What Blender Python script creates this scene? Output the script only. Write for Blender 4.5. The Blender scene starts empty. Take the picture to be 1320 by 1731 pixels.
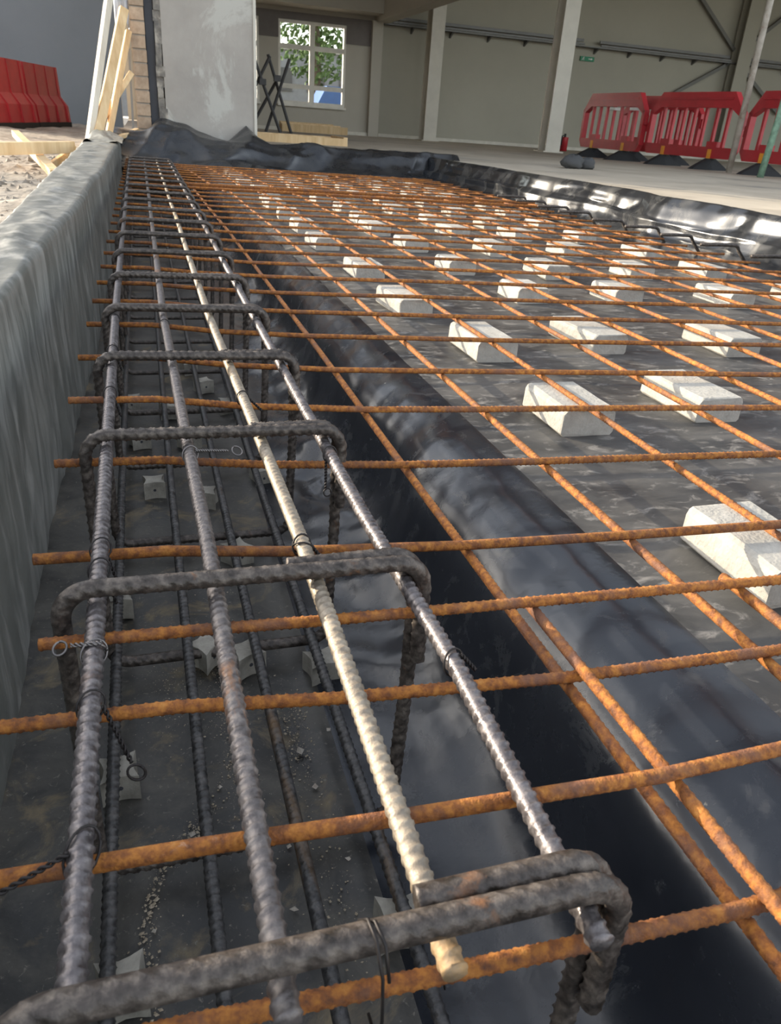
import bpy, math, random
import numpy as np
from mathutils import Vector, Matrix

random.seed(7); RNG = np.random.default_rng(7)
SC = bpy.context.scene
COL = SC.collection

# ------------------------------------------------------------------ camera
F_PX, W_PX = 1280.0, 1320.0
CAM_H = 0.404
vp = np.array([232 - 660.0, 178 - 865.5, F_PX])           # far end of the trench, in camera axes
fwd = vp / np.linalg.norm(vp)
p2 = vp + np.array([1000, 75.0, 0])
up = -np.cross(vp, p2); up /= np.linalg.norm(up)
if up[1] > 0: up = -up
right = np.cross(fwd, up)
if right[0] < 0: right = -right
RW = np.stack([right, fwd, up])                            # world axes as rows in camera axes
cam_d = bpy.data.cameras.new('camera'); cam = bpy.data.objects.new('camera', cam_d); COL.objects.link(cam)
m = Matrix(((RW[0, 0], -RW[0, 1], -RW[0, 2], 0), (RW[1, 0], -RW[1, 1], -RW[1, 2], 0),
            (RW[2, 0], -RW[2, 1], -RW[2, 2], CAM_H), (0, 0, 0, 1)))
cam.matrix_world = m
cam_d.sensor_fit = 'HORIZONTAL'; cam_d.sensor_width = 36.0; cam_d.lens = 36.0 * F_PX / W_PX
cam_d.clip_start = 0.02; cam_d.clip_end = 200
cam_d.dof.use_dof = True; cam_d.dof.focus_distance = 0.95; cam_d.dof.aperture_fstop = 27.0
SC.camera = cam

# ------------------------------------------------------------------ world, sun, exposure
SUN = Vector((-2.75, 2.3, 1.0)).normalized()
wd = bpy.data.worlds.new('world'); SC.world = wd; wd.use_nodes = True
wn = wd.node_tree.nodes; wl = wd.node_tree.links
sky = wn.new('ShaderNodeTexSky'); sky.sky_type = 'NISHITA'; sky.sun_disc = False
sky.sun_elevation = math.asin(SUN.z); sky.sun_rotation = math.atan2(SUN.x, SUN.y)
sky.air_density = 1.0; sky.dust_density = 1.6; sky.ozone_density = 1.0
bg = wn['Background']; bg.inputs['Strength'].default_value = 0.30
hsv = wn.new('ShaderNodeHueSaturation'); hsv.inputs['Saturation'].default_value = 0.4
wl.new(sky.outputs['Color'], hsv.inputs['Color']); wl.new(hsv.outputs['Color'], bg.inputs['Color'])
sd = bpy.data.lights.new('sun', 'SUN'); sd.energy = 4.0; sd.color = (1.0, 0.87, 0.68); sd.angle = 0.0093
so = bpy.data.objects.new('sun', sd); COL.objects.link(so); so.location = SUN * 30
so.rotation_euler = SUN.to_track_quat('Z', 'Y').to_euler()
SC.view_settings.view_transform = 'Standard'; SC.view_settings.look = 'None'
SC.view_settings.gamma = 1.0; SC.view_settings.use_curve_mapping = False
SC.view_settings.exposure = 0.82

# ------------------------------------------------------------------ materials
MATS = {}
def mat(name, stops, scale=8.0, detail=6.0, rough=(0.7, 0.7), metal=0.0, bump=0.0, bscale=60.0, stretch=(1, 1, 1),
        second=None, spec=0.5, coat=0.0, distort=0.0, rnd=0.0, trans=0.0):
    """noise driven colour ramp; second = (colour, scale, low, high) a second patchy layer"""
    m = bpy.data.materials.new(name); m.use_nodes = True; nt = m.node_tree; N = nt.nodes; L = nt.links
    b = N['Principled BSDF']
    tc = N.new('ShaderNodeTexCoord'); mp = N.new('ShaderNodeMapping'); mp.inputs['Scale'].default_value = stretch
    L.new(tc.outputs['Object'], mp.inputs['Vector'])
    vec = mp.outputs['Vector']
    if rnd:
        oi = N.new('ShaderNodeObjectInfo'); vm = N.new('ShaderNodeVectorMath'); vm.operation = 'ADD'
        mu = N.new('ShaderNodeMath'); mu.operation = 'MULTIPLY'; mu.inputs[1].default_value = 37.0
        L.new(oi.outputs['Random'], mu.inputs[0]); L.new(mu.outputs[0], vm.inputs[1]); L.new(vec, vm.inputs[0]); vec = vm.outputs[0]
    nz = N.new('ShaderNodeTexNoise'); nz.inputs['Scale'].default_value = scale; nz.inputs['Detail'].default_value = detail
    nz.inputs['Roughness'].default_value = 0.62; nz.inputs['Distortion'].default_value = distort
    L.new(vec, nz.inputs['Vector'])
    cr = N.new('ShaderNodeValToRGB'); el = cr.color_ramp.elements
    while len(el) < len(stops): el.new(0.5)
    for e, (p, c) in zip(el, stops): e.position = p; e.color = (*c, 1)
    L.new(nz.outputs['Fac'], cr.inputs['Fac'])
    col = cr.outputs['Color']; fac = nz.outputs['Fac']
    rr = N.new('ShaderNodeMapRange'); rr.inputs['From Min'].default_value = 0.35; rr.inputs['From Max'].default_value = 0.65
    rr.inputs['To Min'].default_value = rough[0]; rr.inputs['To Max'].default_value = rough[1]
    L.new(fac, rr.inputs['Value']); ro = rr.outputs['Result']
    if second:
        layers = second if isinstance(second, list) else [second]
        for lay in layers:
            c2, s2, lo, hi = lay[:4]; st2 = lay[4] if len(lay) > 4 else None; r2 = lay[5] if len(lay) > 5 else 0.75
            n2 = N.new('ShaderNodeTexNoise'); n2.inputs['Scale'].default_value = s2; n2.inputs['Detail'].default_value = 8
            n2.inputs['Roughness'].default_value = 0.66; n2.inputs['Distortion'].default_value = 0.6
            if st2:
                mp2 = N.new('ShaderNodeMapping'); mp2.inputs['Scale'].default_value = st2
                mp2.inputs['Location'].default_value = (3.7, 1.3, 5.1)
                L.new(tc.outputs['Object'], mp2.inputs['Vector']); L.new(mp2.outputs['Vector'], n2.inputs['Vector'])
            else: L.new(vec, n2.inputs['Vector'])
            mr = N.new('ShaderNodeMapRange'); mr.inputs['From Min'].default_value = lo; mr.inputs['From Max'].default_value = hi
            L.new(n2.outputs['Fac'], mr.inputs['Value'])
            mx = N.new('ShaderNodeMix'); mx.data_type = 'RGBA'; L.new(mr.outputs['Result'], mx.inputs['Factor'])
            L.new(col, mx.inputs['A']); mx.inputs['B'].default_value = (*c2, 1); col = mx.outputs['Result']
            mf = N.new('ShaderNodeMix'); mf.data_type = 'FLOAT'; L.new(mr.outputs['Result'], mf.inputs['Factor'])
            L.new(ro, mf.inputs['A']); mf.inputs['B'].default_value = r2; ro = mf.outputs['Result']
    if rnd:
        hs = N.new('ShaderNodeHueSaturation'); mr = N.new('ShaderNodeMapRange')
        mr.inputs['To Min'].default_value = 1 - rnd; mr.inputs['To Max'].default_value = 1 + rnd
        L.new(oi.outputs['Random'], mr.inputs['Value']); L.new(mr.outputs['Result'], hs.inputs['Value'])
        L.new(col, hs.inputs['Color']); col = hs.outputs['Color']
    L.new(col, b.inputs['Base Color']); L.new(ro, b.inputs['Roughness'])
    b.inputs['Metallic'].default_value = metal; b.inputs['Specular IOR Level'].default_value = spec
    b.inputs['Coat Weight'].default_value = coat
    if trans: b.inputs['Transmission Weight'].default_value = trans
    if bump:
        bn = N.new('ShaderNodeTexNoise'); bn.inputs['Scale'].default_value = bscale; bn.inputs['Detail'].default_value = 5
        L.new(vec, bn.inputs['Vector'])
        bp = N.new('ShaderNodeBump'); bp.inputs['Strength'].default_value = 1.0; bp.inputs['Distance'].default_value = bump
        L.new(bn.outputs['Fac'], bp.inputs['Height']); L.new(bp.outputs['Normal'], b.inputs['Normal'])
    MATS[name] = m
    return m

def plain(name, c, rough=0.6, metal=0.0, var=0.12, scale=6.0, bump=0.0, bscale=80, **k):
    a = tuple(x * (1 - var) for x in c); z = tuple(min(1, x * (1 + var)) for x in c)
    return mat(name, [(0.3, a), (0.7, z)], scale=scale, rough=(rough, rough), metal=metal, bump=bump, bscale=bscale, **k)

mat('rust', [(0.3, (0.10, 0.036, 0.014)), (0.45, (0.25, 0.085, 0.02)), (0.58, (0.42, 0.16, 0.03)), (0.75, (0.52, 0.24, 0.06))],
    scale=120, detail=9, rough=(0.75, 0.9), bump=0.0009, bscale=520, rnd=0.12,
    second=[((0.17, 0.075, 0.042), 16, 0.5, 0.66), ((0.5, 0.33, 0.24), 60, 0.66, 0.8)])
mat('steel', [(0.3, (0.03, 0.025, 0.021)), (0.5, (0.085, 0.07, 0.06)), (0.72, (0.2, 0.168, 0.14))], scale=110, detail=8,
    rough=(0.34, 0.58), metal=0.4, bump=0.0005, bscale=480, second=((0.26, 0.11, 0.04), 22, 0.64, 0.8), rnd=0.1)
mat('steel_grey', [(0.3, (0.08, 0.07, 0.07)), (0.5, (0.17, 0.152, 0.15)), (0.72, (0.31, 0.28, 0.27))], scale=110, detail=8,
    rough=(0.3, 0.55), metal=0.6, bump=0.0004, bscale=480, second=((0.26, 0.15, 0.09), 9, 0.62, 0.8))
mat('steel_rusty', [(0.3, (0.08, 0.07, 0.066)), (0.5, (0.16, 0.14, 0.132)), (0.72, (0.3, 0.265, 0.24))], scale=110, detail=8,
    rough=(0.34, 0.6), metal=0.5, bump=0.0004, bscale=480, second=((0.42, 0.17, 0.035), 9, 0.57, 0.66, (1, 0.4, 1)))
mat('steel_pale', [(0.3, (0.19, 0.16, 0.125)), (0.5, (0.32, 0.265, 0.2)), (0.72, (0.46, 0.39, 0.3))], scale=110, detail=8,
    rough=(0.42, 0.65), metal=0.35, bump=0.0004, bscale=480, second=((0.5, 0.3, 0.12), 9, 0.56, 0.7, (1, 0.4, 1)))
mat('steel_dark', [(0.3, (0.03, 0.03, 0.03)), (0.5, (0.085, 0.082, 0.08)), (0.72, (0.17, 0.16, 0.15))], scale=100, detail=7,
    rough=(0.34, 0.6), metal=0.5, bump=0.0004, bscale=480, second=((0.26, 0.14, 0.045), 6, 0.6, 0.75, (1, 0.4, 1)))
plain('wire', (0.035, 0.03, 0.028), rough=0.5, metal=0.6)
plain('wire_bright', (0.22, 0.2, 0.19), rough=0.4, metal=0.8)
BLK = [(0.3, (0.010, 0.011, 0.013)), (0.7, (0.022, 0.024, 0.028))]
mat('poly_trench', [(0.3, (0.026, 0.025, 0.023)), (0.7, (0.05, 0.047, 0.042))], scale=9, rough=(0.4, 0.55), bump=0.0014, bscale=30,
    second=[((0.115, 0.105, 0.088), 9, 0.42, 0.66, None, 0.65), ((0.25, 0.195, 0.12), 12, 0.56, 0.72, None, 0.95), ((0.2, 0.18, 0.15), 150, 0.6, 0.68, None, 0.8)])
mat('poly_wall', [(0.3, (0.011, 0.013, 0.018)), (0.7, (0.022, 0.025, 0.032))], scale=5, rough=(0.2, 0.3), bump=0.0009, bscale=24, spec=0.62,
    second=[((0.05, 0.052, 0.055), 16, 0.56, 0.72, None, 0.45), ((0.12, 0.12, 0.115), 45, 0.68, 0.74, None, 0.6)])
mat('poly_ground', [(0.3, (0.025, 0.025, 0.025)), (0.7, (0.06, 0.058, 0.055))], scale=8, rough=(0.4, 0.55), bump=0.0016, bscale=22, distort=1.2,
    second=[((0.115, 0.109, 0.099), 4.5, 0.42, 0.68, (1.0, 2.4, 1), 0.58), ((0.32, 0.3, 0.27), 15, 0.54, 0.74, (1.5, 2.6, 1), 0.75), ((0.05, 0.05, 0.05), 9, 0.6, 0.75, (1, 1.6, 1), 0.45)])
mat('poly_left', [(0.3, (0.11, 0.113, 0.1)), (0.7, (0.19, 0.19, 0.17))], scale=6, rough=(0.36, 0.5), bump=0.0012, bscale=30,
    second=((0.38, 0.37, 0.34), 12, 0.46, 0.76, (1.5, 1.5, 0.35), 0.6))
mat('poly_edge', BLK, scale=5, rough=(0.16, 0.28), bump=0.0012, bscale=9, spec=0.7,
    second=((0.09, 0.087, 0.08), 5, 0.5, 0.76, None, 0.5))
mat('poly_far', BLK, scale=5, spec=0.7, rough=(0.18, 0.3), bump=0.0012, bscale=14, second=((0.045, 0.044, 0.042), 6, 0.4, 0.8, None, 0.5))
mat('block', [(0.3, (0.35, 0.33, 0.29)), (0.5, (0.41, 0.39, 0.345)), (0.7, (0.48, 0.455, 0.405))], scale=45, detail=9, rough=(0.9, 0.95),
    bump=0.0016, bscale=160, rnd=0.08, second=[((0.36, 0.335, 0.29), 11, 0.56, 0.76), ((0.3, 0.28, 0.25), 70, 0.66, 0.72)])
mat('spacer', [(0.3, (0.26, 0.24, 0.2)), (0.7, (0.4, 0.37, 0.31))], scale=60, detail=8, rough=(0.9, 0.95), bump=0.0006, bscale=300, rnd=0.1)
mat('slab', [(0.3, (0.36, 0.305, 0.23)), (0.7, (0.52, 0.45, 0.35))], scale=1.4, detail=9, rough=(0.8, 0.95), bump=0.004, bscale=9,
    second=((0.2, 0.19, 0.17), 0.9, 0.55, 0.75))
mat('dirt', [(0.3, (0.2, 0.165, 0.125)), (0.5, (0.36, 0.31, 0.25)), (0.7, (0.5, 0.44, 0.36))], scale=5, detail=10, rough=(0.9, 1.0),
    bump=0.02, bscale=14, second=((0.13, 0.12, 0.11), 1.2, 0.55, 0.7))
mat('light_block_ground', [(0.3, (0.1, 0.09, 0.08)), (0.7, (0.18, 0.16, 0.13))], scale=3, rough=(0.95, 1))
mat('sand', [(0.3, (0.3, 0.24, 0.16)), (0.7, (0.52, 0.44, 0.33))], scale=200, rough=(0.95, 1))
mat('pebble', [(0.3, (0.36, 0.3, 0.24)), (0.7, (0.6, 0.54, 0.46))], scale=90, rough=(0.9, 0.95), rnd=0.25)
mat('timber', [(0.3, (0.55, 0.36, 0.17)), (0.5, (0.68, 0.48, 0.26)), (0.7, (0.78, 0.6, 0.36))], scale=14, detail=6, stretch=(1, 1, 0.12),
    rough=(0.7, 0.85), rnd=0.12)
mat('timber_pale', [(0.3, (0.62, 0.54, 0.42)), (0.7, (0.78, 0.72, 0.6))], scale=14, stretch=(1, 1, 0.12), rough=(0.7, 0.85))
mat('brick', [(0.3, (0.36, 0.26, 0.18)), (0.7, (0.52, 0.4, 0.29))], scale=22, detail=8, rough=(0.9, 0.95), bump=0.002, bscale=90, rnd=0.14)
plain('mortar', (0.34, 0.31, 0.27), rough=0.95, bump=0.003)
plain('cavity', (0.05, 0.052, 0.06), rough=0.7)
mat('rubble_edge', [(0.35, (0.13, 0.12, 0.11)), (0.5, (0.24, 0.22, 0.19)), (0.62, (0.45, 0.41, 0.35))], scale=9, detail=9, rough=(0.9, 0.95), bump=0.01, bscale=30)
mat('plaster', [(0.3, (0.34, 0.31, 0.275)), (0.7, (0.44, 0.405, 0.36))], scale=2.5, detail=9, rough=(0.85, 0.95), bump=0.002, bscale=25,
    second=[((0.48, 0.46, 0.41), 1.1, 0.5, 0.54), ((0.3, 0.2, 0.14), 4.5, 0.72, 0.76)])
plain('wall_grey', (0.4, 0.375, 0.305), rough=0.75, var=0.05, scale=1.0)
plain('wall_light', (0.46, 0.425, 0.36), rough=0.8, var=0.05, scale=1.0)
plain('wall_band', (0.17, 0.15, 0.14), rough=0.8, var=0.08)
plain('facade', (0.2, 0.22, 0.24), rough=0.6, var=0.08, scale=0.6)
plain('steel_paint', (0.6, 0.56, 0.48), rough=0.5, var=0.08, scale=3)
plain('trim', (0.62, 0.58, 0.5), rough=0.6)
plain('tray', (0.16, 0.155, 0.15), rough=0.5, metal=0.4)
plain('brace', (0.17, 0.165, 0.15), rough=0.6, metal=0.2)
plain('red_plastic', (0.42, 0.026, 0.034), rough=0.42, var=0.12, rnd=0.08)
plain('rubber', (0.022, 0.023, 0.025), rough=0.85)
plain('orange_plastic', (0.75, 0.3, 0.03), rough=0.5)
plain('white_plastic', (0.8, 0.78, 0.75), rough=0.5)
plain('green_sign', (0.01, 0.22, 0.1), rough=0.5)
plain('frame_white', (0.7, 0.66, 0.58), rough=0.45)
plain('green_paint', (0.2, 0.33, 0.24), rough=0.6, var=0.4, scale=14)
mat('pole_paint', [(0.35, (0.33, 0.29, 0.24)), (0.65, (0.52, 0.48, 0.42))], scale=10, rough=(0.5, 0.8), second=((0.22, 0.11, 0.06), 5, 0.55, 0.65))
plain('trestle', (0.07, 0.068, 0.07), rough=0.6, metal=0.3)
plain('outside_wall', (0.34, 0.34, 0.34), rough=0.8)
plain('leaf', (0.1, 0.17, 0.04), rough=0.7, var=0.4, scale=3)
plain('bark', (0.12, 0.09, 0.06), rough=0.9)
plain('blue_paint', (0.05, 0.14, 0.4), rough=0.4)
plain('foil', (0.42, 0.42, 0.44), rough=0.4, metal=0.3)
plain('clod', (0.07, 0.07, 0.07), rough=0.9, bump=0.01, bscale=20)
gm = bpy.data.materials.new('glass'); gm.use_nodes = True
gb = gm.node_tree.nodes['Principled BSDF']; gb.inputs['Transmission Weight'].default_value = 1.0
gb.inputs['Roughness'].default_value = 0.02; gb.inputs['IOR'].default_value = 1.1; gb.inputs['Base Color'].default_value = (0.95, 0.97, 0.97, 1)
MATS['glass'] = gm

# ------------------------------------------------------------------ helpers
WLOC = {}
def link(o, parent=None):
    COL.objects.link(o)
    if parent is not None: o.parent = parent
    return o
def base_of(o): return WLOC.get(o.name, Vector((0, 0, 0)))
def empty(name, loc, label, cat, group=None):
    o = bpy.data.objects.new(name, None); o.empty_display_size = 0.05; o.location = loc
    link(o); WLOC[o.name] = Vector(loc); tag(o, label, cat, group); return o
def tag(o, label=None, cat=None, group=None, kind=None):
    if label: o['label'] = label
    if cat: o['category'] = cat
    if group: o['group'] = group
    if kind: o['kind'] = kind
    return o
def mesh(name, verts, faces, material, smooth=False, off=None):
    v = np.asarray(verts, dtype=float)
    if off is not None: v = v - np.array(off)
    me = bpy.data.meshes.new(name); me.from_pydata(v.tolist(), [], [list(map(int, f)) for f in faces]); me.update()
    me.materials.append(MATS[material])
    if smooth: me.polygons.foreach_set('use_smooth', [True] * len(me.polygons))
    return me
def obj(name, vf, material, parent=None, smooth=False, origin=None):
    """verts are world coordinates; a top-level mesh gets its origin at its base centre"""
    v = np.asarray(vf[0], dtype=float)
    if parent is not None: off = base_of(parent)
    else:
        off = origin if origin is not None else ((v[:, 0].min() + v[:, 0].max()) / 2, (v[:, 1].min() + v[:, 1].max()) / 2, v[:, 2].min())
    o = bpy.data.objects.new(name, mesh(name, v, vf[1], material, smooth, off))
    link(o, parent)
    if parent is None: o.location = off; WLOC[o.name] = Vector(off)
    else: WLOC[o.name] = Vector(off)
    return o
def struct(name, vf, material, smooth=False, label=None):
    o = obj(name, vf, material, None, smooth, origin=(0, 0, 0)); o['kind'] = 'structure'
    if label: o['label'] = label
    return o
def join(parts):
    V = []; Fc = []; n = 0
    for v, f in parts:
        V += [tuple(x) for x in v]; Fc += [tuple(i + n for i in q) for q in f]; n = len(V)
    return V, Fc
def box(x0, x1, y0, y1, z0, z1):
    v = [(x0, y0, z0), (x1, y0, z0), (x1, y1, z0), (x0, y1, z0), (x0, y0, z1), (x1, y0, z1), (x1, y1, z1), (x0, y1, z1)]
    return v, [(0, 3, 2, 1), (4, 5, 6, 7), (0, 1, 5, 4), (1, 2, 6, 5), (2, 3, 7, 6), (3, 0, 4, 7)]
def beam(a, b, w, h, upv=(0, 0, 1), bev=0.0):
    """rectangular bar from a to b (w across, h along upv)"""
    a = Vector(a); b = Vector(b); t = (b - a).normalized(); u = Vector(upv); u = (u - t * u.dot(t)).normalized(); s = t.cross(u)
    c = bev
    pr = [(-w / 2 + c, -h / 2), (w / 2 - c, -h / 2), (w / 2, -h / 2 + c), (w / 2, h / 2 - c), (w / 2 - c, h / 2), (-w / 2 + c, h / 2), (-w / 2, h / 2 - c), (-w / 2, -h / 2 + c)] if c else \
         [(-w / 2, -h / 2), (w / 2, -h / 2), (w / 2, h / 2), (-w / 2, h / 2)]
    n = len(pr); v = [tuple(p + s * x + u * y) for p in (a, b) for x, y in pr]
    f = [(i, (i + 1) % n, n + (i + 1) % n, n + i) for i in range(n)] + [tuple(range(n))[::-1], tuple(range(n, 2 * n))]
    return v, f
def xform(vf, loc=(0, 0, 0), rz=0.0):
    c, s = math.cos(rz), math.sin(rz)
    return [(x * c - y * s + loc[0], x * s + y * c + loc[1], z + loc[2]) for x, y, z in vf[0]], vf[1]
def prism(outline, axis, lo, hi):
    """outline [(a,b)] extruded along axis ('x': a=y,b=z; 'y': a=x,b=z; 'z': a=x,b=y)"""
    def P(a, b, t): return {'x': (t, a, b), 'y': (a, t, b), 'z': (a, b, t)}[axis]
    n = len(outline); v = [P(a, b, lo) for a, b in outline] + [P(a, b, hi) for a, b in outline]
    f = [(i, (i + 1) % n, n + (i + 1) % n, n + i) for i in range(n)] + [tuple(range(n))[::-1], tuple(range(n, 2 * n))]
    return v, f
def tube(pts, r, n=8):
    """plain round tube by parallel transport"""
    P = [Vector(p) for p in pts]; m_ = len(P); T = []
    for i in range(m_):
        T.append((P[min(i + 1, m_ - 1)] - P[max(i - 1, 0)]).normalized())
    u = T[0].orthogonal().normalized(); V = []
    for i in range(m_):
        u = (u - T[i] * u.dot(T[i])).normalized(); w = T[i].cross(u)
        for k in range(n):
            a = 2 * math.pi * k / n; V.append(tuple(P[i] + (u * math.cos(a) + w * math.sin(a)) * r))
    Fc = [(i * n + k, i * n + (k + 1) % n, (i + 1) * n + (k + 1) % n, (i + 1) * n + k) for i in range(m_ - 1) for k in range(n)]
    Fc += [tuple(range(n))[::-1], tuple(range((m_ - 1) * n, m_ * n))]
    return V, Fc
def rebar(pts, r, ref, pitch=0.0085, h=0.0011, slant=0.3, n=12, fine=None, coarse=0.06, phi=0.0):
    """deformed bar: ribs in relief where fine(point) is true, plain tube beyond. ref = frame vector never parallel to the bar"""
    P = np.asarray(pts, float); d = np.r_[0, np.cumsum(np.linalg.norm(np.diff(P, axis=0), axis=1))]; tot = d[-1]
    s = [0.0]; step = pitch / 6
    while s[-1] < tot:
        q = [np.interp(s[-1], d, P[:, k]) for k in range(3)]
        s.append(s[-1] + (step if (fine is None or fine(q)) else coarse))
    s[-1] = tot; s = np.array(s)
    C = np.stack([np.interp(s, d, P[:, k]) for k in range(3)], 1)
    isf = np.array([1.0 if (fine is None or fine(c)) else 0.0 for c in C])
    T = np.gradient(C, axis=0); T /= np.linalg.norm(T, axis=1)[:, None]
    u = np.array(ref, float)[None, :] - T * (T @ np.array(ref, float))[:, None]; u /= np.linalg.norm(u, axis=1)[:, None]
    w = np.cross(T, u)
    th = np.arange(n) * 2 * math.pi / n
    ph = s[:, None] / pitch + np.where(np.sin(th) >= 0, slant * np.cos(th) * 2, -slant * np.cos(th) * 2 + 0.5)[None, :]
    fr = ph - np.floor(ph); pul = np.clip(1.3 - np.abs(fr - 0.5) / 0.165, 0, 1)
    rad = r * 0.93 + isf[:, None] * (h * pul * (np.abs(np.sin(th)) ** 0.5)[None, :]
          + (h * 0.75 * np.exp(-(np.sin(th) / 0.3) ** 2))[None, :]) + (1 - isf[:, None]) * r * 0.06
    a = th + phi
    V = C[:, None, :] + rad[:, :, None] * (u[:, None, :] * np.cos(a)[None, :, None] + w[:, None, :] * np.sin(a)[None, :, None])
    M = len(s); i = np.arange(M - 1)[:, None]; k = np.arange(n)[None, :]
    q = np.stack([i * n + k, i * n + (k + 1) % n, (i + 1) * n + (k + 1) % n, (i + 1) * n + k], -1).reshape(-1, 4)
    Fc = q.tolist() + [list(range(n))[::-1], list(range((M - 1) * n, M * n))]
    return V.reshape(-1, 3), Fc
# numpy value noise
def _h(ix, iy, sd):
    k = (ix * 374761393 + iy * 668265263 + sd * 982451653) & 0xffffffff
    k = ((k ^ (k >> 13)) * 1274126177) & 0xffffffff
    return ((k ^ (k >> 16)) & 0xffff) / 65535.0
def vn(x, y, sd=0):
    x = np.asarray(x, float); y = np.asarray(y, float); x, y = np.broadcast_arrays(x, y)
    ix = np.floor(x).astype(np.int64); iy = np.floor(y).astype(np.int64); fx = x - ix; fy = y - iy
    fx = fx * fx * fx * (fx * (fx * 6 - 15) + 10); fy = fy * fy * fy * (fy * (fy * 6 - 15) + 10)
    a = _h(ix, iy, sd); b = _h(ix + 1, iy, sd); c = _h(ix, iy + 1, sd); d = _h(ix + 1, iy + 1, sd)
    return (a + (b - a) * fx + (c - a) * fy + (a - b - c + d) * fx * fy) * 2 - 1
def fbm(x, y, sd=0, o=4):
    t = 0; am = 1.0
    for k in range(o): t = t + am * vn(x * 2 ** k, y * 2 ** k, sd + k * 17); am *= 0.5
    return t
def ridge(x, y, sd=0, o=3):
    t = 0; am = 1.0
    for k in range(o): t = t + am * (1 - np.abs(vn(x * 2 ** k, y * 2 ** k, sd + k * 31)) * 2); am *= 0.5
    return t
def gridmesh(X, Y, Z):
    n, m_ = X.shape; V = np.stack([X, Y, Z], -1).reshape(-1, 3)
    i = np.arange(n - 1)[:, None]; k = np.arange(m_ - 1)[None, :]
    q = np.stack([i * m_ + k, i * m_ + k + 1, (i + 1) * m_ + k + 1, (i + 1) * m_ + k], -1).reshape(-1, 4)
    return V, q.tolist()
def arc(c, r, a0, a1, n, plane='xz', y=0.0):
    return [(c[0] + r * math.cos(a0 + (a1 - a0) * i / n), y, c[1] + r * math.sin(a0 + (a1 - a0) * i / n)) for i in range(n + 1)]

GZ = -0.065          # membrane level under the mesh
TZ = -0.31           # trench bottom
SLAB = 0.12

# ------------------------------------------------------------------ setting: ground, slab, building shell
struct('light_block_ground', box(-40, 40, -20, 60, -0.6, -0.42), 'light_block_ground')  # unseen ground plate, added to block background light from below
gx = np.linspace(-16, -0.22, 90); gx = -0.22 - (np.linspace(0, 1, 90) ** 1.8) * 16
gy = np.concatenate([np.linspace(-4, 1, 12), np.linspace(1.2, 9, 110), np.linspace(9.3, 19, 40)])
GX, GY = np.meshgrid(gx, gy)
GZ_ = 0.0 + 0.035 * fbm(GX * 0.9, GY * 0.9, 3) + 0.014 * fbm(GX * 6, GY * 6, 9) - 0.03
V, Fq = gridmesh(GX, GY, GZ_)
struct('ground', (V, [f[::-1] for f in Fq]), 'dirt', True, 'rough sunlit earth beside the shuttering')
# concrete slab with a broken edge along the pit
ey = np.concatenate([np.linspace(-4, 1.5, 8), np.linspace(1.6, 8.4, 140), np.linspace(8.6, 20, 30)])
ex = np.concatenate([np.linspace(0, 0.5, 18), np.linspace(0.56, 3.0, 40), np.linspace(3.3, 26, 30)])
EX, EY = np.meshgrid(ex, ey)
edge = 2.80 + 0.05 * fbm(EY * 1.3, EY * 0 + 2, 5) - 0.9 * np.clip((EY - 8.0) / 0.5, 0, 1) * 0
SX = edge + EX; SZ = SLAB + 0.006 * fbm(SX * 3, EY * 3, 8) * np.exp(-EX / 2.0) - 0.10 * np.clip(1 - EX / 0.03, 0, 1)
V, Fq = gridmesh(SX, EY, SZ)
struct('floor', (V, Fq), 'slab', True, 'dusty concrete floor slab beyond the pit')
struct('floor_far', box(-0.2, 2.9, 8.15, 20, -0.3, SLAB), 'slab', False, 'concrete floor strip behind the far edge of the pit')
BY = 19.5
struct('wall_back', box(5.35, 30, BY, BY + 0.3, -0.2, 6), 'wall_grey', False, 'plain grey cladding wall at the back of the hall')
wb = []
for (x0, x1, z0, z1) in ((-0.2, 2.0, 0, 6), (2.62, 3.04, 0, 6), (4.56, 5.35, 0, 6), (2.0, 2.62, 0, 0.66), (3.04, 4.56, 0, 0.66), (2.0, 2.62, 2.27, 6), (3.04, 4.56, 2.27, 6)):
    wb.append(box(x0, x1, 19.3, 19.6, z0, z1))
struct('wall_window', join(wb), 'wall_light', False, 'pale inner wall with windows at the back left')
struct('wall_left', box(-0.012, 0.28, 8.76, 19.28, -0.3, 5.2), 'brick', False, 'outer side wall running back from the brick pier')
struct('ceiling', box(-0.012, 30, 8.45, 20, 5.2, 5.5), 'wall_light', False)
struct('wall_right', box(30, 30.3, 3, 20, -0.3, 5.5), 'wall_grey')
struct('wall_facade', box(-8, -0.3, 18.2, 18.6, -0.3, 9), 'facade', False, 'dark shaded facade behind the timber props')
# band and trims on the window wall
bd = [box(0.3, 2.0, 19.27, 19.3, 1.93, 2.42), box(2.62, 3.04, 19.27, 19.3, 1.93, 2.42), box(4.56, 5.3, 19.27, 19.3, 1.93, 2.42), box(2.0, 2.62, 19.27, 19.3, 2.28, 2.42), box(3.04, 4.56, 19.27, 19.3, 2.28, 2.42)]
struct('trim_1', join(bd), 'wall_band', False, 'dark bare band above the pale window wall')
struct('foot_strip_back', box(5.45, 30, 19.44, 19.5, SLAB, SLAB + 0.07), 'trim', False, 'thin pale strip along the foot of the back wall')  # thin pale box along the wall foot
struct('foot_strip_window', box(0.3, 5.3, 19.22, 19.3, SLAB, SLAB + 0.07), 'trim', False, 'thin pale strip along the wall foot under the windows')  # pale box continued along the foot of the window wall
struct('trim_4', box(5.12, 5.36, 19.15, 19.5, SLAB, 2.42), 'wall_light', False, 'pale pilaster in the corner beside the window wall')
struct('trim_5', box(5.2, 5.5, 12.5, 19.4, 2.4, 4.2), 'wall_light', False, 'pale downstand beam running back to the corner')
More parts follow.
